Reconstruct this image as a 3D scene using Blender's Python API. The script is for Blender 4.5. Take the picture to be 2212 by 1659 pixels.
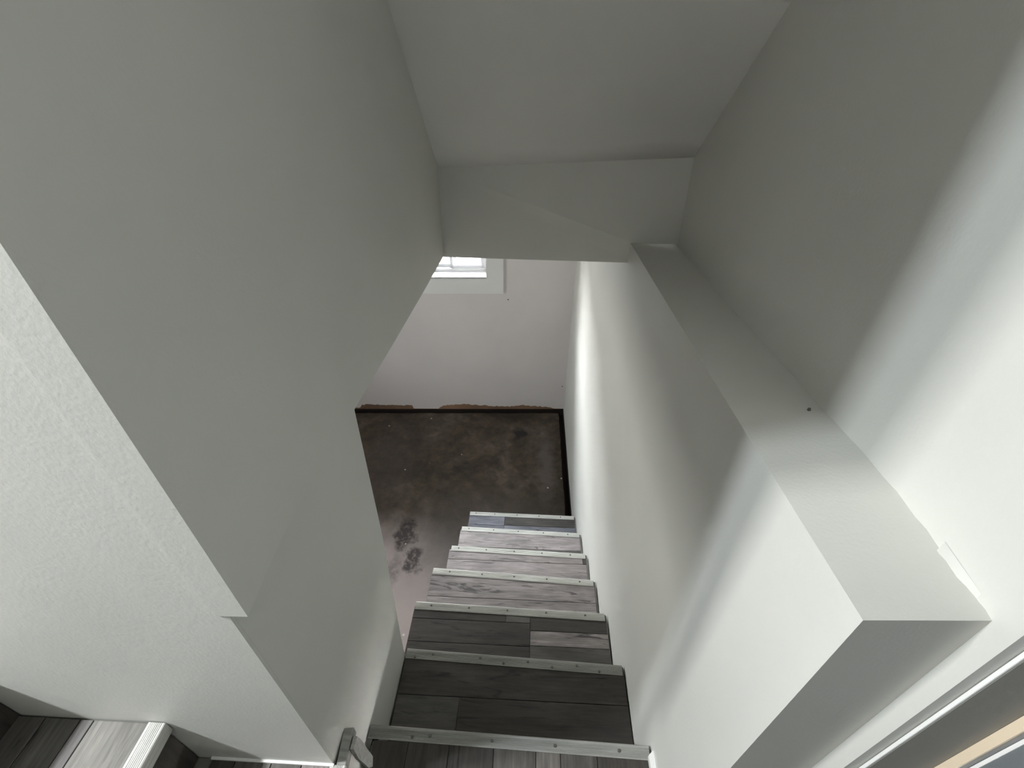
import bpy, bmesh, math, random
from mathutils import Vector, Matrix
random.seed(4)
sc = bpy.context.scene
COL = sc.collection
for o in list(bpy.data.objects):
    bpy.data.objects.remove(o, do_unlink=True)

# ------------------------------------------------------------------ camera
PITCH, YAW, ROLL, EYE = math.radians(36.35), 0.044, math.radians(-0.16), 1.447
def _h(x, y, z):
    return Vector((math.cos(YAW)*x - math.sin(YAW)*y, math.sin(YAW)*x + math.cos(YAW)*y, z))
_fw = _h(0, math.cos(PITCH), -math.sin(PITCH))
_up0 = _h(0, math.sin(PITCH), math.cos(PITCH))
_rt0 = _h(1, 0, 0)
_c, _s = math.cos(ROLL), math.sin(ROLL)
_rt = _c*_rt0 - _s*_up0
_up = _s*_rt0 + _c*_up0
cam_d = bpy.data.cameras.new('camera')
cam_d.sensor_fit = 'HORIZONTAL'; cam_d.sensor_width = 36.0
cam_d.lens = 36.0*1000.0/2212.0
cam_d.clip_start = 0.02; cam_d.clip_end = 200
cam = bpy.data.objects.new('camera', cam_d); COL.objects.link(cam)
M = Matrix.Identity(4)
for i in range(3):
    M[i][0] = _rt[i]; M[i][1] = _up[i]; M[i][2] = -_fw[i]
M[2][3] = EYE
cam.matrix_world = M
sc.camera = cam

# ------------------------------------------------------------------ view transform, world, lights
vs = sc.view_settings
vs.view_transform = 'Standard'; vs.look = 'None'; vs.gamma = 1.0
vs.use_curve_mapping = False
vs.exposure = 0.0

world = bpy.data.worlds.new('sky'); sc.world = world
world.use_nodes = True
wn = world.node_tree.nodes; wl = world.node_tree.links
wn.clear()
w_out = wn.new('ShaderNodeOutputWorld'); w_bg = wn.new('ShaderNodeBackground')
w_tc = wn.new('ShaderNodeTexCoord'); w_sep = wn.new('ShaderNodeSeparateXYZ'); w_rmp = wn.new('ShaderNodeValToRGB')
wl.new(w_tc.outputs['Generated'], w_sep.inputs[0]); wl.new(w_sep.outputs['Z'], w_rmp.inputs[0])
w_rmp.color_ramp.elements[0].position = 0.0; w_rmp.color_ramp.elements[0].color = (1.0, 0.97, 0.95, 1)
w_rmp.color_ramp.elements[1].position = 0.8; w_rmp.color_ramp.elements[1].color = (0.86, 0.90, 1.0, 1)
wl.new(w_rmp.outputs[0], w_bg.inputs[0]); w_bg.inputs[1].default_value = 225.0
wl.new(w_bg.outputs[0], w_out.inputs[0])

def area(name, loc, target, sx, sy, power, col, portal=False, spread=180):
    d = bpy.data.lights.new(name, 'AREA'); d.shape = 'RECTANGLE'; d.size = sx; d.size_y = sy
    d.energy = power; d.color = col; d.spread = math.radians(spread)
    if portal: d.cycles.is_portal = True
    o = bpy.data.objects.new(name, d); COL.objects.link(o)
    o.location = loc
    o.rotation_euler = (Vector(target) - Vector(loc)).to_track_quat('-Z', 'Y').to_euler()
    return o
# two lamps on the floor above, up the left-hand stairs
area('kitchen_daylight_lamp', (-2.00, -0.255, 2.43), (0.0, 0.4, 0.6), 0.13, 0.13, 45, (0.86, 0.93, 1.0))
area('kitchen_ceiling_lamp', (-1.89, -0.012, 2.27), (0.0, 0.3, 0.6), 0.13, 0.13, 51, (0.99, 0.99, 0.97))
# daylight entering through the basement window (portal only guides the sky sampling)
area('window_portal', (-0.66, 3.66, 0.20), (-0.66, 2.0, 0.20), 0.7, 0.62, 1, (1, 1, 1), portal=True)
area('fill_window_portal', (-3.16, 1.71, 0.42), (0, 1.71, 0.42), 0.52, 0.38, 1, (1, 1, 1), portal=True)  # sampling guide for the added fill window

# ------------------------------------------------------------------ materials
def mat(name):
    m = bpy.data.materials.new(name); m.use_nodes = True
    n = m.node_tree.nodes; l = m.node_tree.links
    b = n['Principled BSDF']
    return m, n, l, b
def ramp(n, stops):
    r = n.new('ShaderNodeValToRGB')
    e = r.color_ramp.elements
    e[0].position, e[0].color = stops[0][0], (*stops[0][1], 1)
    e[1].position, e[1].color = stops[-1][0], (*stops[-1][1], 1)
    for p, c in stops[1:-1]:
        x = e.new(p); x.color = (*c, 1)
    return r
def bump(n, l, b, src, strength, dist):
    bp = n.new('ShaderNodeBump'); bp.inputs['Strength'].default_value = strength
    bp.inputs['Distance'].default_value = dist
    l.new(src, bp.inputs['Height']); l.new(bp.outputs[0], b.inputs['Normal'])

def paint(name, col, rough=0.5, blotch=0.04):
    m, n, l, b = mat(name)
    tc = n.new('ShaderNodeTexCoord')
    big = n.new('ShaderNodeTexNoise'); big.inputs['Scale'].default_value = 2.2; big.inputs['Detail'].default_value = 4
    fine = n.new('ShaderNodeTexNoise'); fine.inputs['Scale'].default_value = 170; fine.inputs['Detail'].default_value = 3
    l.new(tc.outputs['Object'], big.inputs['Vector']); l.new(tc.outputs['Object'], fine.inputs['Vector'])
    lo = tuple(c*(1-blotch) for c in col); hi = tuple(min(1, c*(1+blotch)) for c in col)
    r = ramp(n, [(0.3, lo), (0.7, hi)])
    l.new(big.outputs['Fac'], r.inputs[0]); l.new(r.outputs[0], b.inputs['Base Color'])
    b.inputs['Roughness'].default_value = rough
    bump(n, l, b, fine.outputs['Fac'], 0.25, 0.0012)
    return m
WALL = paint('white_wall_paint', (0.625, 0.625, 0.585), 0.55)
CEIL = paint('ceiling_paint', (0.77, 0.765, 0.735), 0.8)
CELLAR = paint('cellar_wall_paint', (0.74, 0.70, 0.685), 0.7)
TRIMW = paint('white_trim_paint', (0.82, 0.82, 0.80), 0.4)
VINYL = paint('white_window_vinyl', (0.85, 0.86, 0.88), 0.3)
DOORD = paint('slate_door_paint', (0.15, 0.165, 0.17), 0.45)
JAMB = paint('taupe_jamb_paint', (0.18, 0.175, 0.155), 0.5)
SHADEJ = paint('shade_toned_jamb_paint', (0.27, 0.265, 0.24), 0.6)  # shade on the white jamb, put into a grey colour
TAN = paint('tan_weatherstrip', (0.74, 0.62, 0.46), 0.5)
HALL = paint('bounce_cut_hall_paint', (0.26, 0.255, 0.24), 0.7)  # unseen back wall kept dark to cut bounced light
TORN = paint('torn_drywall_paper', (0.25, 0.15, 0.09), 0.9, 0.4)
DIRT = paint('dark_gap_dirt', (0.018, 0.012, 0.009), 0.95, 0.4)
SOIL = paint('outside_pale_gravel', (0.11, 0.105, 0.10), 0.9, 0.3)
SKYBLOCK = paint('sky_block_paint', (0.12, 0.11, 0.10), 0.9, 0.2)  # dark tone for the added sky blockers outside
SPECK = paint('nail_head_grey', (0.12, 0.11, 0.10), 0.6)

def plank_material():
    m, n, l, b = mat('grey_wood_look_plank')
    oi = n.new('ShaderNodeObjectInfo'); tc = n.new('ShaderNodeTexCoord')
    mul = n.new('ShaderNodeVectorMath'); mul.operation = 'SCALE'
    comb = n.new('ShaderNodeCombineXYZ')
    sc_ = n.new('ShaderNodeMath'); sc_.operation = 'MULTIPLY'; sc_.inputs[1].default_value = 57.0
    l.new(oi.outputs['Random'], sc_.inputs[0])
    l.new(sc_.outputs[0], comb.inputs[0]); l.new(sc_.outputs[0], comb.inputs[1])
    add = n.new('ShaderNodeVectorMath'); add.operation = 'ADD'
    l.new(tc.outputs['Object'], add.inputs[0]); l.new(comb.outputs[0], add.inputs[1])
    def stretched(sx, sy, detail, dist):
        mp = n.new('ShaderNodeMapping'); mp.inputs['Scale'].default_value = (sx, sy, 8)
        l.new(add.outputs[0], mp.inputs['Vector'])
        t = n.new('ShaderNodeTexNoise'); t.inputs['Scale'].default_value = 1; t.inputs['Detail'].default_value = detail
        t.inputs['Roughness'].default_value = 0.62; t.inputs['Distortion'].default_value = dist
        l.new(mp.outputs[0], t.inputs['Vector']); return t
    g1 = stretched(5, 42, 7, 0.6)       # long grain
    g2 = stretched(9, 150, 4, 0.2)      # fine fibre
    g3 = stretched(3.0, 9, 4, 0.8)        # weathered clouds
    cr = stretched(4, 30, 3, 1.4)       # cracks
    r1 = ramp(n, [(0.28, (0.55,)*3), (0.52, (0.95,)*3), (0.75, (1.35,)*3)]); l.new(g1.outputs['Fac'], r1.inputs[0])
    r2 = ramp(n, [(0.3, (0.72,)*3), (0.7, (1.25,)*3)]); l.new(g2.outputs['Fac'], r2.inputs[0])
    r3 = ramp(n, [(0.3, (0.7,)*3), (0.7, (1.3,)*3)]); l.new(g3.outputs['Fac'], r3.inputs[0])
    r4 = ramp(n, [(0.33, (0.3,)*3), (0.40, (1.0,)*3)]); l.new(cr.outputs['Fac'], r4.inputs[0])
    cur = oi.outputs['Color']
    for r in (r1, r2, r3, r4):
        mx = n.new('ShaderNodeVectorMath'); mx.operation = 'MULTIPLY'
        l.new(cur, mx.inputs[0]); l.new(r.outputs[0], mx.inputs[1]); cur = mx.outputs[0]
    l.new(cur, b.inputs['Base Color'])
    b.inputs['Roughness'].default_value = 0.62
    bump(n, l, b, g1.outputs['Fac'], 0.35, 0.0015)
    return m
PLANK = plank_material()

def alu_material(name, k):
    m, n, l, b = mat(name)
    tc = n.new('ShaderNodeTexCoord'); mp = n.new('ShaderNodeMapping'); mp.inputs['Scale'].default_value = (6, 90, 90)
    l.new(tc.outputs['Object'], mp.inputs['Vector'])
    t = n.new('ShaderNodeTexNoise'); t.inputs['Scale'].default_value = 1.5; t.inputs['Detail'].default_value = 5
    l.new(mp.outputs[0], t.inputs['Vector'])
    r = ramp(n, [(0.3, (0.42*k, 0.42*k, 0.39*k)), (0.7, (0.64*k, 0.64*k, 0.605*k))]); l.new(t.outputs['Fac'], r.inputs[0])
    l.new(r.outputs[0], b.inputs['Base Color'])
    b.inputs['Metallic'].default_value = 0.45; b.inputs['Roughness'].default_value = 0.6
    bump(n, l, b, t.outputs['Fac'], 0.1, 0.0006)
    return m
ALU = alu_material('brushed_aluminium', 1.0)
DULL = alu_material('worn_aluminium', 0.66)
m_, n_, l_, b_ = mat('screw_steel'); b_.inputs['Base Color'].default_value = (0.16, 0.15, 0.14, 1); b_.inputs['Metallic'].default_value = 0.6; b_.inputs['Roughness'].default_value = 0.4
tn = n_.new('ShaderNodeTexNoise'); tn.inputs['Scale'].default_value = 300; bump(n_, l_, b_, tn.outputs['Fac'], 0.3, 0.0005)
SCREW = m_

def concrete():
    m, n, l, b = mat('stained_concrete')
    tc = n.new('ShaderNodeTexCoord')
    def noise(s, d, dist=0.0):
        t = n.new('ShaderNodeTexNoise'); t.inputs['Scale'].default_value = s; t.inputs['Detail'].default_value = d
        t.inputs['Roughness'].default_value = 0.6; t.inputs['Distortion'].default_value = dist
        l.new(tc.outputs['Object'], t.inputs['Vector']); return t
    a = noise(1.7, 8, 0.6); f = noise(14, 8, 0.3); g = noise(120, 4)
    ra = ramp(n, [(0.36, (0.032, 0.023, 0.014)), (0.5, (0.058, 0.042, 0.027)), (0.64, (0.105, 0.082, 0.064))])
    l.new(a.outputs['Fac'], ra.inputs[0])
    rf = ramp(n, [(0.28, (0.5,)*3), (0.52, (1.0,)*3), (0.75, (1.7,)*3)]); l.new(f.outputs['Fac'], rf.inputs[0])
    rg = ramp(n, [(0.3, (0.85,)*3), (0.7, (1.15,)*3)]); l.new(g.outputs['Fac'], rg.inputs[0])
    cur = ra.outputs[0]
    for r in (rf, rg):
        mx = n.new('ShaderNodeVectorMath'); mx.operation = 'MULTIPLY'
        l.new(cur, mx.inputs[0]); l.new(r.outputs[0], mx.inputs[1]); cur = mx.outputs[0]
    # spills, a knot-like rust ring and scuffs, each with a place of its own
    wob = noise(9, 6)
    off = n.new('ShaderNodeVectorMath'); off.operation = 'SUBTRACT'; off.inputs[1].default_value = (0.5, 0.5, 0.5)
    l.new(wob.outputs['Color'], off.inputs[0])
    offs = n.new('ShaderNodeVectorMath'); offs.operation = 'SCALE'; offs.inputs['Scale'].default_value = 0.22
    l.new(off.outputs[0], offs.inputs[0])
    pos = n.new('ShaderNodeVectorMath'); pos.operation = 'ADD'
    l.new(tc.outputs['Object'], pos.inputs[0]); l.new(offs.outputs[0], pos.inputs[1])
    patch = noise(38, 5)
    def spot(x, y, rx, ry, inner, outer, col, amount, broken=False):
        nonlocal cur
        mp = n.new('ShaderNodeMapping'); mp.vector_type = 'TEXTURE'
        mp.inputs['Location'].default_value = (x, y, -1.4); mp.inputs['Scale'].default_value = (rx, ry, 1)
        l.new(pos.outputs[0], mp.inputs['Vector'])
        ln = n.new('ShaderNodeVectorMath'); ln.operation = 'LENGTH'; l.new(mp.outputs[0], ln.inputs[0])
        rr = ramp(n, [(inner, (amount,)*3), (outer, (0,)*3)]); l.new(ln.outputs['Value'], rr.inputs[0])
        fac = rr.outputs[0]
        if broken:
            pr = ramp(n, [(0.33, (0.4,)*3), (0.50, (1,)*3)]); l.new(patch.outputs['Fac'], pr.inputs[0])
            mm = n.new('ShaderNodeMath'); mm.operation = 'MULTIPLY'
            l.new(fac, mm.inputs[0]); l.new(pr.outputs[0], mm.inputs[1]); fac = mm.outputs[0]
        mx = n.new('ShaderNodeMix'); mx.data_type = 'RGBA'
        l.new(fac, mx.inputs['Factor']); l.new(cur, mx.inputs['A']); mx.inputs['B'].default_value = (*col, 1)
        cur = mx.outputs['Result']
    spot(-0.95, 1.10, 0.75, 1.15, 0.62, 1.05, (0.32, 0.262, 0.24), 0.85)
    spot(-0.25, 1.95, 0.85, 0.62, 0.35, 1.1, (0.11, 0.096, 0.086), 0.6)
    spot(-0.855, 2.02, 0.085, 0.16, 0.6, 1.05, (0.026, 0.019, 0.016), 0.97, True)
    spot(-0.755, 1.80, 0.080, 0.11, 0.55, 1.05, (0.028, 0.02, 0.017), 0.95, True)
    spot(-0.88, 1.72, 0.06, 0.16, 0.3, 1.0, (0.07, 0.055, 0.05), 0.6, True)
    spot(-0.07, 3.11, 0.095, 0.11, 0.45, 1.0, (0.008, 0.006, 0.005), 0.95)
    spot(-0.45, 2.05, 0.05, 0.05, 0.3, 1.0, (0.04, 0.03, 0.025), 0.8, True)
    spot(0.17, 2.75, 0.10, 0.55, 0.2, 1.0, (0.20, 0.17, 0.155), 0.4)
    spot(-1.15, 2.75, 0.35, 0.7, 0.2, 1.0, (0.05, 0.038, 0.032), 0.55)
    # pale chips
    vo = n.new('ShaderNodeTexVoronoi'); vo.inputs['Scale'].default_value = 4.5; l.new(tc.outputs['Object'], vo.inputs['Vector'])
    rv = ramp(n, [(0.028, (0.7,)*3), (0.042, (0,)*3)]); l.new(vo.outputs['Distance'], rv.inputs[0])
    mx = n.new('ShaderNodeMix'); mx.data_type = 'RGBA'
    l.new(rv.outputs[0], mx.inputs['Factor']); l.new(cur, mx.inputs['A']); mx.inputs['B'].default_value = (0.55, 0.5, 0.45, 1)
    l.new(mx.outputs['Result'], b.inputs['Base Color'])
    b.inputs['Roughness'].default_value = 0.75
    bump(n, l, b, f.outputs['Fac'], 0.3, 0.004)
    return m
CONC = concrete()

def glass_material():
    m = bpy.data.materials.new('window_glass'); m.use_nodes = True
    n = m.node_tree.nodes; l = m.node_tree.links; n.clear()
    o = n.new('ShaderNodeOutputMaterial'); mx = n.new('ShaderNodeMixShader')
    t = n.new('ShaderNodeBsdfTransparent'); t.inputs[0].default_value = (0.95, 0.97, 0.96, 1)
    g = n.new('ShaderNodeBsdfGlossy'); g.inputs['Roughness'].default_value = 0.02
    mx.inputs[0].default_value = 0.06
    l.new(t.outputs[0], mx.inputs[1]); l.new(g.outputs[0], mx.inputs[2]); l.new(mx.outputs[0], o.inputs[0])
    return m
GLASS = glass_material()

# ------------------------------------------------------------------ mesh helpers
def link(name, verts, faces, m, parent=None, smooth=False):
    me = bpy.data.meshes.new(name)
    me.from_pydata([tuple(v) for v in verts], [], faces); me.validate(); me.update()
    bm = bmesh.new(); bm.from_mesh(me); bmesh.ops.recalc_face_normals(bm, faces=bm.faces); bm.to_mesh(me); bm.free()
    if m: me.materials.append(m)
    if smooth:
        for p in me.polygons: p.use_smooth = True
    o = bpy.data.objects.new(name, me); COL.objects.link(o)
    if parent: o.parent = parent
    return o
def prism_data(poly, off):
    """poly: list of 3-D points, off: vector or list of vectors -> closed solid"""
    n = len(poly)
    offs = off if isinstance(off, list) else [off]*n
    v = [Vector(p) for p in poly] + [Vector(p) + Vector(q) for p, q in zip(poly, offs)]
    f = [tuple(range(n)), tuple(range(2*n-1, n-1, -1))]
    f += [(i, (i+1) % n, n+(i+1) % n, n+i) for i in range(n)]
    return v, f
def prism(name, poly, off, m, parent=None):
    v, f = prism_data(poly, off)
    return link(name, v, f, m, parent)
def box_data(x0, x1, y0, y1, z0, z1):
    return prism_data([(x0, y0, z0), (x1, y0, z0), (x1, y1, z0), (x0, y1, z0)], (0, 0, z1-z0))
def box(name, x0, x1, y0, y1, z0, z1, m, parent=None, bev=0.0, T=None):
    v, f = box_data(x0, x1, y0, y1, z0, z1)
    if T: v = [T(*p) for p in v]
    o = link(name, v, f, m, parent)
    if bev:
        bm = bmesh.new(); bm.from_mesh(o.data)
        bmesh.ops.bevel(bm, geom=bm.edges[:], offset=bev, segments=2, affect='EDGES', profile=0.5)
        bm.to_mesh(o.data); bm.free()
    return o
def merged(name, parts, m, parent=None):
    V, F = [], []
    for v, f in parts:
        b = len(V); V += list(v); F += [tuple(i+b for i in q) for q in f]
    return link(name, V, F, m, parent)
def structure(o, label=None):
    o['kind'] = 'structure'
    if label: o['label'] = label
    return o
def thing(name, label, cat, loc=(0, 0, 0)):
    o = bpy.data.objects.new(name, None); o.empty_display_size = 0.1; COL.objects.link(o)
    o.location = loc; o['label'] = label; o['category'] = cat
    return o

# ------------------------------------------------------------------ the shell
ZF = -1.4                      # cellar floor
# left stair wall: full height to y 0.8, then only above the cellar opening
def lwx(y): return -0.3935 + 0.0095*(y-0.305)/0.495 if y < 0.8 else -0.384 + 0.025*(y-0.8)/1.02
near = [(0.305, -0.62), (0.675, -0.62), (0.694, -0.155), (0.722, 0.11), (0.7534, 0.369), (0.7777, 0.791), (0.80, 0.790), (0.80, 2.68), (0.305, 3.34)]
far = [(0.80, 0.790), (1.09, 0.776), (1.45, 0.761), (1.755, 0.752), (1.81, 0.752), (1.81, 0.80), (1.97, 0.80), (1.97, 1.35), (1.84, 1.42), (1.50, 1.75), (0.80, 2.68)]
wall_left = structure(merged('wall_left', [prism_data([(lwx(y), y, z) for y, z in q], (-0.11, 0, 0)) for q in (near, far)], WALL))
# thicker drywall on the corner, ending in a little ledge at z 0.83
cur = []
for i in range(13):
    t = i/12
    yy = 0.296 + 0.62*t
    cur.append((lwx(yy) - 0.0006 + 0.0305*(1-t)**2, yy))
V = []
for zt in (0.832, 3.34):
    V += [(x, y, zt) for x, y in cur] + [(-0.412, y, zt - 0.003) for x, y in cur]
nn = len(cur); Fc = []
for i in range(nn-1):
    Fc += [(i, i+1, 2*nn+i+1, 2*nn+i), (nn+i, 3*nn+i, 3*nn+i+1, nn+i+1), (i, nn+i, nn+i+1, i+1), (2*nn+i, 2*nn+i+1, 3*nn+i+1, 3*nn+i)]
Fc += [(0, 2*nn, 3*nn, nn), (nn-1, 2*nn-1, 4*nn-1, 3*nn-1)]
de = link('drywall_edge', V, Fc, WALL, wall_left)
for p in de.data.polygons: p.use_smooth = True
de.data.set_sharp_from_angle(angle=math.radians(20))

# wall beside the upper flight (faces the camera)
wall_landing = structure(prism('wall_landing', [(-3.22, 0.299, -0.14), (-0.394, 0.299, -0.14), (-0.394, 0.299, 3.34), (-3.22, 0.299, 3.34)], (0, 0.10, 0), WALL))
# lower right wall with its ledge
def ledge(y): return 0.986 - 0.0865*(y-0.247)
rw = [(0.339, 0.247), (0.339, 0.27), (0.3392, 0.30), (0.3394, 0.34), (0.3396, 0.39), (0.3398, 0.46), (0.340, 0.545), (0.346, 1.0), (0.356, 1.68), (0.350, 2.4), (0.344, 3.5)]
V = []; Fc = []
for x, y in rw:
    zt = ledge(y) if y < 2 else 0.80
    e = 0.036*max(0, 1-(y-0.247)/0.30)**1.6      # the cut end runs slightly askew and dips outwards
    V += [(x, y, ZF-0.08), (x, y, zt), (0.60, y + e, zt - 1.35*e), (0.60, y + e, ZF-0.08)]
for i in range(len(rw)-1):
    a, b = 4*i, 4*i+4
    for j in range(4):
        k = (j+1) % 4
        Fc.append((a+j, a+k, b+k, b+j))
Fc += [(0, 1, 2, 3), tuple(4*(len(rw)-1)+j for j in (3, 2, 1, 0))]
wall_right = structure(link('wall_right', V, Fc, WALL, smooth=True))
wall_right.data.set_sharp_from_angle(angle=math.radians(30))
# upper right wall set back behind the ledge
poly = [(0.497, 0.2445, 0.60), (0.495, 0.60, 0.60), (0.505, 1.235, 0.60), (0.52, 1.70, 0.60)]
V = []
for x, y, z in poly: V += [(x, y, -0.10), (x, y, 3.34), (0.64, y, 3.34), (0.64, y, -0.10)]
Fc = []
for i in range(3):
    a, b = 4*i, 4*i+4
    for j in range(4):
        k = (j+1) % 4
        Fc.append((a+j, a+k, b+k, b+j))
Fc += [(0, 1, 2, 3), (15, 14, 13, 12)]
wall_upper = structure(link('wall_right_upper', V, Fc, WALL))
# plaster lump that makes the notch in the back of the ledge
pl_ = link('plaster_lump', [(0.480, 0.343, 0.935), (0.4970, 0.292, 0.945), (0.4958, 0.352, 0.935), (0.4966, 0.292, 0.968), (0.4958, 0.352, 0.975), (0.489, 0.343, 0.962)],
     [(0, 1, 3, 5), (5, 3, 4), (0, 5, 4, 2)], WALL, wall_upper)
for p in pl_.data.polygons: p.use_smooth = True
# header across the bottom of the sloping ceiling
hp = [(-0.375, 1.83, 0.738), (0.372, 1.676, 0.789), (0.372, 1.676, 0.861), (0.53, 1.655, 0.87), (0.53, 1.679, 1.149), (-0.375, 1.847, 1.075)]
hp[0] = (-0.375, 1.815, 0.744)
wall_header = structure(prism('wall_header', hp, (0.02, 0.14, 0), WALL))
# sloping ceiling (underside of the flight above)
Lp = Vector((-0.36, 1.844, 1.075)); Ld = Vector((-0.013, -0.394, 0.456))
Rp = Vector((0.52, 1.681, 1.149)); Rd = Vector((-0.015, -0.446, 0.351))
def ex(P, D, side):
    a = P + (side[0] if side else Vector())
    return a
wid = Vector((1, -0.185, 0.084))
l0 = Lp - 0.06*wid - 0.04*Ld; r0 = Rp + 0.08*wid - 0.04*Rd
l1 = l0 + Ld*4.9; r1 = r0 + Rd*6.2
NU, NV = 28, 14
V = []
for i in range(NU+1):
    for j in range(NV+1):
        V.append(l0.lerp(l1, i/NU).lerp(r0.lerp(r1, i/NU), j/NV))
Fc = [(i*(NV+1)+j, i*(NV+1)+j+1, (i+1)*(NV+1)+j+1, (i+1)*(NV+1)+j) for i in range(NU) for j in range(NV)]
ceiling = structure(link('ceiling', V, Fc, CEIL, smooth=True))
sol = ceiling.modifiers.new('thickness', 'SOLIDIFY'); sol.thickness = 0.10; sol.offset = 1.0
structure(box('ceiling', -3.25, 0.72, -1.3, 0.42, 3.30, 3.36, CEIL))
structure(box('ceiling', -3.0, -0.47, 0.42, 3.75, 0.80, 0.92, CEIL))
structure(box('ceiling', -0.47, 0.62, 1.84, 3.75, 0.80, 0.92, CEIL))

# behind and beside the camera
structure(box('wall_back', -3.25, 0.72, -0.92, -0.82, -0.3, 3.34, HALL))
structure(box('wall_end', -3.32, -3.22, -0.92, 0.42, -0.14, 3.34, WALL))

# far cellar wall with the window opening (local frame turned with the wall)
FA = 0.048
def FT(x, y, z):      # local x along the wall (0 at the right corner), y into the wall
    return Vector((0.344 + math.cos(FA)*x - math.sin(FA)*y, 3.471 + math.sin(FA)*x + math.cos(FA)*y, z))
WX0, WX1, WZ0, WZ1 = -1.245, -0.701, -0.045, 0.62     # opening
def wall_with_hole(name, x0, x1, z0, z1, hx0, hx1, hz0, hz1, depth, T, m):
    o = [(x0, z0), (x1, z0), (x1, z1), (x0, z1)]; h = [(hx0, hz0), (hx1, hz0), (hx1, hz1), (hx0, hz1)]
    V = [T(x, 0, z) for x, z in o] + [T(x, 0, z) for x, z in h] + [T(x, depth, z) for x, z in o] + [T(x, depth, z) for x, z in h]
    F = []
    for i in range(4):
        k = (i+1) % 4
        F += [(i, k, 4+k, 4+i), (8+i, 12+i, 12+k, 8+k), (4+i, 4+k, 12+k, 12+i), (i, 8+i, 8+k, k)]
    return link(name, V, F, m)
wall_far = structure(wall_with_hole('wall_far', -3.4, 0.06, ZF+0.012, 0.85, WX0, WX1, WZ0, WZ1, 0.21, FT, CELLAR))
# torn paper edge along the bottom of the far wall
rnd = random.Random(11)
KEY = [(-2.2, .03), (-1.95, .015), (-1.93, .05), (-1.80, .055), (-1.62, .045), (-1.45, .04), (-1.44, .0), (-1.20, .0), (-1.19, .02), (-1.15, .045), (-1.02, .05), (-1.0, .06), (-0.93, .055),
       (-0.80, .045), (-0.66, .035), (-0.52, .03), (-0.42, .045), (-0.30, .035), (-0.12, .02), (-0.08, .0), (0.0, .0)]
top = []
for (xa, ha), (xb, hb) in zip(KEY[:-1], KEY[1:]):
    n_ = max(1, int((xb-xa)/0.018))
    for i in range(n_):
        t = i/n_; h = ha + (hb-ha)*t
        top.append((xa + (xb-xa)*t, max(0.002, h + (rnd.uniform(-0.007, 0.006) if h > 0.005 else 0))))
V = [FT(x, -0.004, ZF+0.012) for x, h in top] + [FT(x, -0.004, ZF+0.012+h) for x, h in top]
n_ = len(top)
V2 = V + [p + Vector((0, 0.006, 0)) for p in V]
Fc = [(i, i+1, n_+i+1, n_+i) for i in range(n_-1)] + [(n_+i, n_+i+1, 3*n_+i+1, 3*n_+i) for i in range(n_-1)]
link('torn_edge', V2, Fc, TORN, wall_far)
for lx, z in ((-0.53, -0.237), (-0.03, -1.12)):
    p = FT(lx, 0, z)
    bm = bmesh.new(); bmesh.ops.create_cone(bm, cap_ends=True, segments=8, radius1=0.007, radius2=0.005, depth=0.006)
    me = bpy.data.meshes.new('nail'); bm.to_mesh(me); bm.free(); me.materials.append(SPECK)
    o = bpy.data.objects.new('nail', me); COL.objects.link(o); o.parent = wall_far
    o.location = p; o.rotation_euler = (math.pi/2, 0, 0)
def small_nail(parent, loc, rot, r=0.004):
    bm = bmesh.new(); bmesh.ops.create_cone(bm, cap_ends=True, segments=8, radius1=r, radius2=r*0.7, depth=0.004)
    me = bpy.data.meshes.new('nail'); bm.to_mesh(me); bm.free(); me.materials.append(SPECK)
    o = bpy.data.objects.new('nail', me); COL.objects.link(o); o.parent = parent
    o.location = loc; o.rotation_euler = rot

# cellar side walls
def LT(x, y, z): return Vector((-2.95 - y, x, z))       # left wall: local x = world y
structure(wall_with_hole('wall_cellar_side', 0.40, 3.6, ZF-0.05, 0.85, 1.46, 1.96, 0.23, 0.58, 0.2, LT, CELLAR))  # opening for the added fill window
structure(box('wall_cellar_back', -3.1, -0.46, 0.40, 0.50, ZF-0.05, 0.85, CELLAR))

structure(box('wall_cellar_back', -0.47, 0.62, 0.29, 0.385, ZF-0.11, -0.092, CELLAR))
# cellar slab with a rough edge, dark gap around it
edge = []
rnd = random.Random(5)
xr, yf = 0.292, None
pts = [(-2.93, 0.45), (0.30, 0.45)]
y = 0.45
while y < 3.38:
    pts.append((0.305 - 0.006*(y-1.9) + rnd.uniform(-0.004, 0.004), y)); y += 0.05
x = 0.288
while x > -2.9:
    p = FT(x-0.344, -0.052 + rnd.uniform(-0.004, 0.004), 0); pts.append((p.x, p.y)); x -= 0.06
pts.append((-2.93, 3.24))
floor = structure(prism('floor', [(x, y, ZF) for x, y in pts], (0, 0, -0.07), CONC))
structure(box('ground', -3.1, 0.42, 0.4, 3.6, ZF-0.11, ZF-0.075, DIRT))
structure(prism('ground', [FT(-3.4, 0.012, ZF-0.11), FT(0.08, 0.012, ZF-0.11), FT(0.08, 0.3, ZF-0.11), FT(-3.4, 0.3, ZF-0.11)], (0, 0, 0.121), DIRT))
V = []
for x, y in rw[7:]: V += [(x-0.003, y, ZF-0.09), (x-0.003, y, ZF+0.001), (x+0.02, y, ZF+0.001), (x+0.02, y, ZF-0.09)]
Fc = [(4*i+j, 4*i+(j+1) % 4, 4*i+4+(j+1) % 4, 4*i+4+j) for i in range(len(rw[7:])-1) for j in range(4)]
link('footing', V, Fc, DIRT, wall_right)
# soil outside, with the wells dug around the cellar windows
structure(box('ground', -12, 10, 3.70, 16, -0.40, -0.10, SOIL))
structure(box('ground', -12, -3.17, -6, 3.70, -0.40, -0.10, SOIL))
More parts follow.
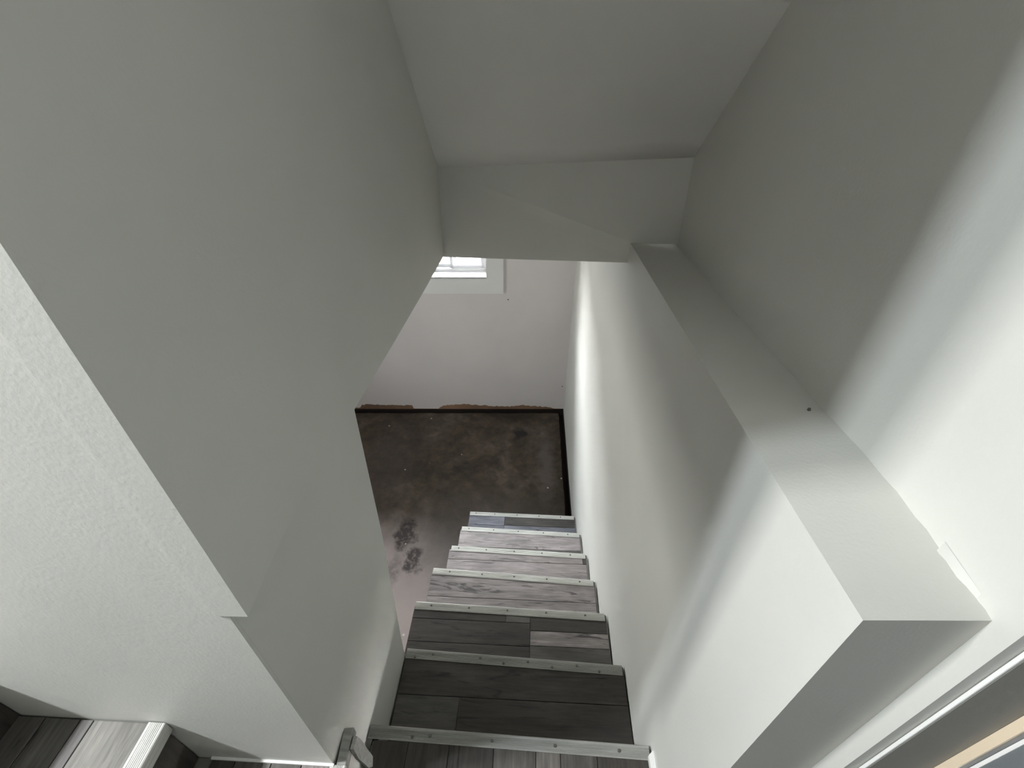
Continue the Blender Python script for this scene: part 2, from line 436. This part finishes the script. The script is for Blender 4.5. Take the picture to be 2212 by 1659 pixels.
# added fence and eave, unseen, that limit the far window to low sky
structure(box('sky_block_fence', -12, 10, 9.0, 9.12, -0.1, 1.80, SKYBLOCK))
structure(box('sky_block_eave', -3.6, 2.0, 3.40, 4.85, 1.55, 1.72, SKYBLOCK))
# ------------------------------------------------------------------ windows
def make_window(name, T, x0, x1, z0, z1, casing, mirror=False):
    w = bpy.data.objects.new(name, None); COL.objects.link(w); w['kind'] = 'structure'
    d0, d1 = 0.10, 0.165
    fr = 0.022
    merged('window_frame', [([T(*p) for p in v], f) for v, f in (
        box_data(x0, x0+fr, d0, d1, z0, z1), box_data(x1-fr, x1, d0, d1, z0, z1),
        box_data(x0, x1, d0, d1, z0+0.004, z0+0.032), box_data(x0, x1, d0, d1, z1-fr, z1))], VINYL, w)
    box('window_sill', x0-0.0, x1+0.0, -0.012, d0, z0-0.002, z0+0.008, VINYL, w, bev=0.003, T=T)
    xm = (x0+x1)/2
    for a, b_, da in ((x0+fr, xm+0.024, 0.138), (xm-0.024, x1-fr, 0.112)):
        sw = 0.024
        s = merged('sash', [([T(*p) for p in v], f) for v, f in (
            box_data(a, a+sw, da, da+0.022, z0+0.032, z1-fr), box_data(b_-sw, b_, da, da+0.022, z0+0.032, z1-fr),
            box_data(a, b_, da, da+0.022, z0+0.032, z0+0.032+sw), box_data(a, b_, da, da+0.022, z1-fr-sw, z1-fr))], VINYL, w)
        box('pane', a+sw, b_-sw, da+0.009, da+0.013, z0+0.032+sw, z1-fr-sw, GLASS, s, T=T)
    if casing:
        c = casing
        merged('casing', [([T(*p) for p in v], f) for v, f in (
            box_data(x1, x1+c, -0.014, 0.002, z0-c, z1+c*0.4), box_data(x0-c, x0, -0.014, 0.002, z0-c, z1+c*0.4),
            box_data(x0, x1, -0.014, 0.002, z0-c, z0-0.006))], TRIMW, w)
    return w
make_window('window_1', FT, WX0, WX1, WZ0, WZ1, 0.134)
make_window('fill_window', LT, 1.46, 1.96, 0.23, 0.58, 0)  # unseen window, added to give the cellar fill light

# ------------------------------------------------------------------ exterior door on the right, only its hinge side shows
door = bpy.data.objects.new('door_1', None); COL.objects.link(door); door['kind'] = 'structure'
def dstrip(name, y0, y1, x0, m):
    return box(name, x0, 0.67, y0, y1, -0.02, 2.05, m, door, bev=0.0015)
box('door_casing', 0.515, 0.519, 0.2392, 0.2438, -0.02, 2.05, TRIMW, door, bev=0.001)
box('door_jamb', 0.519, 0.67, 0.2388, 0.2438, -0.02, 2.05, SHADEJ, door)  # jamb return, darkened in colour to stand for its shade
dstrip('door_jamb', 0.2275, 0.2385, 0.606, SHADEJ)
box('weatherstrip', 0.603, 0.606, 0.2275, 0.2385, 0.0, 2.05, TAN, door)
box('door_panel', 0.609, 0.654, -0.72, 0.2255, 0.01, 2.04, DOORD, door, bev=0.0015)
box('door_edge_strip', 0.6075, 0.609, 0.2195, 0.2235, 0.01, 2.04, TRIMW, door)
structure(box('wall_door', 0.53, 0.76, -0.92, -0.72, -0.05, 3.34, WALL))
structure(box('wall_above_door', 0.50, 0.66, -0.92, 0.24, 2.05, 3.34, WALL))

# ------------------------------------------------------------------ stairs
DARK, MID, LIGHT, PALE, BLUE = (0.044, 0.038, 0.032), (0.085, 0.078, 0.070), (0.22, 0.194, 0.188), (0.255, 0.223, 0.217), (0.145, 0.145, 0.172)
plank_meshes = {}
def plank(parent, x0, x1, y0, y1, z, col, along='x', th=0.006, gap=0.0009):
    """one vinyl plank, its local x along the grain"""
    L, W = (x1-x0, y1-y0) if along == 'x' else (y1-y0, x1-x0)
    hx, hy = L/2-gap, W/2-gap
    v, f = box_data(-hx, hx, -hy, hy, -th, 0)
    o = link('plank', v, f, PLANK, parent)
    bm = bmesh.new(); bm.from_mesh(o.data)
    bmesh.ops.bevel(bm, geom=[e for e in bm.edges if all(abs(q.co.z) < 1e-6 for q in e.verts)], offset=0.0008, segments=1, affect='EDGES')
    bm.to_mesh(o.data); bm.free()
    o.location = ((x0+x1)/2, (y0+y1)/2, z)
    if along == 'y': o.rotation_euler = (0, 0, math.pi/2)
    j = random.uniform(0.94, 1.06)
    o.color = (col[0]*j, col[1]*j, col[2]*j, 1)
    return o
SCREW_ME = None
def screw_mesh():
    global SCREW_ME
    if SCREW_ME is None:
        bm = bmesh.new()
        bmesh.ops.create_cone(bm, cap_ends=True, segments=12, radius1=0.0046, radius2=0.0032, depth=0.003)
        SCREW_ME = bpy.data.meshes.new('screw'); bm.to_mesh(SCREW_ME); bm.free(); SCREW_ME.materials.append(SCREW)
    return SCREW_ME
def nosing(parent, x0, x1, z, screws, depth=0.031, lip=0.028, ribs=7, m=None):
    """ribbed aluminium strip; local y=0 is its front lip, the strip runs back to y=-depth"""
    prof = [(-depth, 0.0), (-depth, 0.0022)]
    fl = 0.0035
    step = (depth - 0.004 - fl)/ribs
    for i in range(ribs):
        a = -depth + 0.003 + i*step
        prof += [(a, 0.0022), (a+step*0.25, 0.0034), (a+step*0.62, 0.0034), (a+step*0.9, 0.0022)]
    prof += [(-fl*0.5, 0.0034), (0.0005, 0.0022), (0.0015, -0.001), (0.0015, -lip), (-0.0010, -lip), (-0.0010, 0.0)]
    o = prism('nosing', [(x0, y, zz) for y, zz in prof], (x1-x0, 0, 0), m or ALU, parent)
    o.location = (0, 0, z)
    for sx, sy in screws:
        s = bpy.data.objects.new('screw', screw_mesh()); COL.objects.link(s); s.parent = o
        s.location = (sx, sy, 0.0040)
    return o

stairs = thing('staircase', 'narrow lower flight of grey wood-look steps with aluminium nosings going down to the concrete floor', 'staircase')
# (y of lip at left end, at right end, left x, right x)
NOSE = [(0.433, 0.420, -0.388, 0.333), (0.712, 0.692, -0.382, 0.333), (0.981, 0.967, -0.433, 0.332), (1.257, 1.230, -0.432, 0.332),
        (1.520, 1.503, -0.398, 0.336), (1.796, 1.779, -0.390, 0.341), (2.069, 2.063, -0.382, 0.341)]
SC = [[(-0.228, -0.015), (-0.067, -0.015), (0.095, -0.015), (0.257, -0.015), (-0.273, -0.02)],
      [(-0.292, -0.012), (-0.133, -0.012), (0.025, -0.012), (0.186, -0.012), (-0.350, -0.024), (-0.055, -0.022), (0.105, -0.022), (0.258, -0.024)],
      [(-0.369, -0.012), (-0.214, -0.012), (-0.058, -0.012), (0.098, -0.012), (0.254, -0.012)],
      [(-0.351, -0.012), (-0.195, -0.012), (-0.041, -0.012), (0.114, -0.012), (0.269, -0.012)],
      [(-0.358, -0.012), (-0.205, -0.012), (-0.051, -0.012), (0.101, -0.012), (0.255, -0.012)],
      [(-0.345, -0.012), (-0.190, -0.012), (-0.036, -0.012), (0.120, -0.012), (0.270, -0.012)],
      [(-0.339, -0.012), (-0.208, -0.012), (-0.052, -0.012), (0.100, -0.012), (0.249, -0.012)]]
# planks of each tread: (x0, x1, y0, y1, colour) in world coordinates
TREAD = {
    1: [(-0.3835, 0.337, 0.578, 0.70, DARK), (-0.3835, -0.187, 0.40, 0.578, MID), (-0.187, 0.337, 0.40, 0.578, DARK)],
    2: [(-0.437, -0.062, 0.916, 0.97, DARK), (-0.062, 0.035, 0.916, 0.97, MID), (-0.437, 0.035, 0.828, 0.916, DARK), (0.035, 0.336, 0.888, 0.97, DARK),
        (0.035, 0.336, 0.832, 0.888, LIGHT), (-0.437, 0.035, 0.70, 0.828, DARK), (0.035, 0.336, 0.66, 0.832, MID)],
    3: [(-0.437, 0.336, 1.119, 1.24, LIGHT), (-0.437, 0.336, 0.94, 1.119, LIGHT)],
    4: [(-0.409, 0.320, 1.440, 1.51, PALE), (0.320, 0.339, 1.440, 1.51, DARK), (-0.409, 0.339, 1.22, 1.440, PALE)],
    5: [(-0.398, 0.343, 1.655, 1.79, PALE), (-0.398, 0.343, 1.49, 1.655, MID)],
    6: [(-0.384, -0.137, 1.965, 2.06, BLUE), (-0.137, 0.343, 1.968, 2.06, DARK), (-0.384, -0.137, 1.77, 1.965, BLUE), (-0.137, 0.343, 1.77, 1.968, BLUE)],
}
for k, (yl, yr, xl, xr) in enumerate(NOSE):
    z = -0.2*k
    a = math.atan2(yr-yl, xr-xl)
    ymid = yl + (yr-yl)*(0-xl)/(xr-xl)
    if k:
        tx0, tx1 = xl-0.002, {1: 0.3385, 2: 0.340, 3: 0.3445, 4: 0.348, 5: 0.352, 6: 0.351}[k]
        back = NOSE[k-1][0] - (0.0 if k == 2 else 0.03)
        tr = box('tread', tx0+0.001, tx1-0.001, back-0.01, min(yl, yr)-0.004, z-0.034, z-0.0062, TREADM if False else JAMB, stairs)
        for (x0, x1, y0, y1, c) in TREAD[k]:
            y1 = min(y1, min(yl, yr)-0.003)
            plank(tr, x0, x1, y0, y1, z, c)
    nz = nosing(stairs, xl, xr, z, SC[k], depth=0.0295 if k else 0.030, ribs=7 if k < 3 else 4, lip=0.03, m=DULL if k < 2 else ALU)
    nz.location = (0, ymid, z); nz.rotation_euler = (0, 0, a)
    # riser under this nosing
    zb = z-0.2 if k < 6 else ZF
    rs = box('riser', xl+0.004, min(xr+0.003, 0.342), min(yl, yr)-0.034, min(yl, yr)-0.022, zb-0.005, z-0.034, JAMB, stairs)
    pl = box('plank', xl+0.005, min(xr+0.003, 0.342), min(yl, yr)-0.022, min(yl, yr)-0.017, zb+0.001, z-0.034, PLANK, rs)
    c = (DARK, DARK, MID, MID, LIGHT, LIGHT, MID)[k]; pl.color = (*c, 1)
# stringers carrying the treads
for x in (-0.365, 0.300):
    prism('stringer', [(x, 0.42, -0.24), (x, 1.97, -1.40), (x, 1.66, -1.40), (x, 0.42, -0.47)], (0.034, 0, 0), JAMB, stairs)

# landing floor behind the top nosing
landing = structure(box('floor_landing', -0.375, 0.66, -0.82, 0.400, -0.09, -0.0062, JAMB))
edges = [-0.372, -0.281, -0.175, -0.061, 0.046, 0.108, 0.200, 0.327]
tones = [DARK, DARK, DARK, MID, (0.13, 0.118, 0.107), MID, DARK]
for i, c in enumerate(tones):
    cut = random.uniform(0.12, 0.3)
    plank(landing, edges[i], edges[i+1], -0.8, cut, 0.0, c, 'y')
    plank(landing, edges[i], edges[i+1], cut, 0.402, 0.0, c, 'y')
# white base strip between landing planks and the right wall
structure(prism('baseboard_right', [(0.327, 0.397, -0.004), (0.345, 0.412, -0.004), (0.345, 0.20, -0.004), (0.327, 0.20, -0.004)], (0, 0, 0.022), TRIMW))

structure(box('ground', -3.32, -0.376, -0.92, 0.42, -0.14, -0.06, DIRT))
# ------------------------------------------------------------------ upper flight to the left
up = thing('staircase', 'upper flight of grey wood-look steps climbing left beside the brightly lit wall', 'staircase')
def up_tread(z, xf, xb, tones):
    """tread with its lip at x=xf, running back (left) to x=xb"""
    t = box('tread', xb-0.055, xf-0.006, -0.80, 0.298, z-0.034, z-0.0062, JAMB, up)
    n = len(tones); L = (xf-0.028) - xb
    cuts = [xb]
    for i, (w, c) in enumerate(tones): cuts.append(cuts[-1] + w*L)
    for i, (w, c) in enumerate(tones):
        plank(t, cuts[i], cuts[i+1], -0.79, 0.297, z, c, 'y')
    nz = nosing(up, -0.297, 0.79, z, [(-0.12, -0.012), (0.1, -0.012), (0.32, -0.012)], depth=0.032, lip=0.03)
    nz.location = (xf, 0, z); nz.rotation_euler = (0, 0, -math.pi/2)
    r = box('riser', xf-0.034, xf-0.022, -0.80, 0.298, z-0.2, z-0.034, JAMB, up)
    p = box('plank', xf-0.022, xf-0.017, -0.79, 0.297, z-0.199, z-0.034, PLANK, r); p.color = (*DARK, 1)
up_tread(0.2, -0.368, -0.66, [(0.2, DARK), (0.3, MID), (0.25, MID), (0.25, LIGHT)])
TL = (0.145, 0.138, 0.124)
up_tread(0.4, -0.673, -0.968, [(0.22, MID), (0.26, (0.10, 0.094, 0.085)), (0.10, (0.115, 0.108, 0.105)), (0.42, TL)])
up_tread(0.6, -0.945, -1.245, [(0.5, MID), (0.5, LIGHT)])
up_tread(0.8, -1.22, -1.52, [(0.5, MID), (0.5, MID)])
up_tread(1.0, -1.50, -1.78, [(0.5, MID), (0.5, MID)])
structure(box('floor_upper', -3.25, -1.77, -0.82, 0.30, 0.90, 1.0, JAMB))
# leftover end of the landing-step nosing running on along the left wall, and a scrap of trim
o = prism('nosing_end', [(-0.368, 0.29, 0.200), (-0.386, 0.29, 0.203), (-0.392, 0.362, 0.203), (-0.372, 0.366, 0.200)], (0, 0, -0.03), DULL, up)
structure(prism('trim_1', [(-0.366, y, z) for y, z in ((0.349, 0.205), (0.354, 0.167), (0.361, 0.024), (0.346, 0.003), (0.335, 0.036), (0.324, 0.145), (0.325, 0.205))], (0.008, 0, 0), DULL))
structure(box('baseboard_landing', -0.66, -0.392, 0.294, 0.299, 0.196, 0.205, TRIMW))

small_nail(wall_upper, (0.47, 0.62, ledge(0.62)+0.002), (0, 0, 0), 0.003)
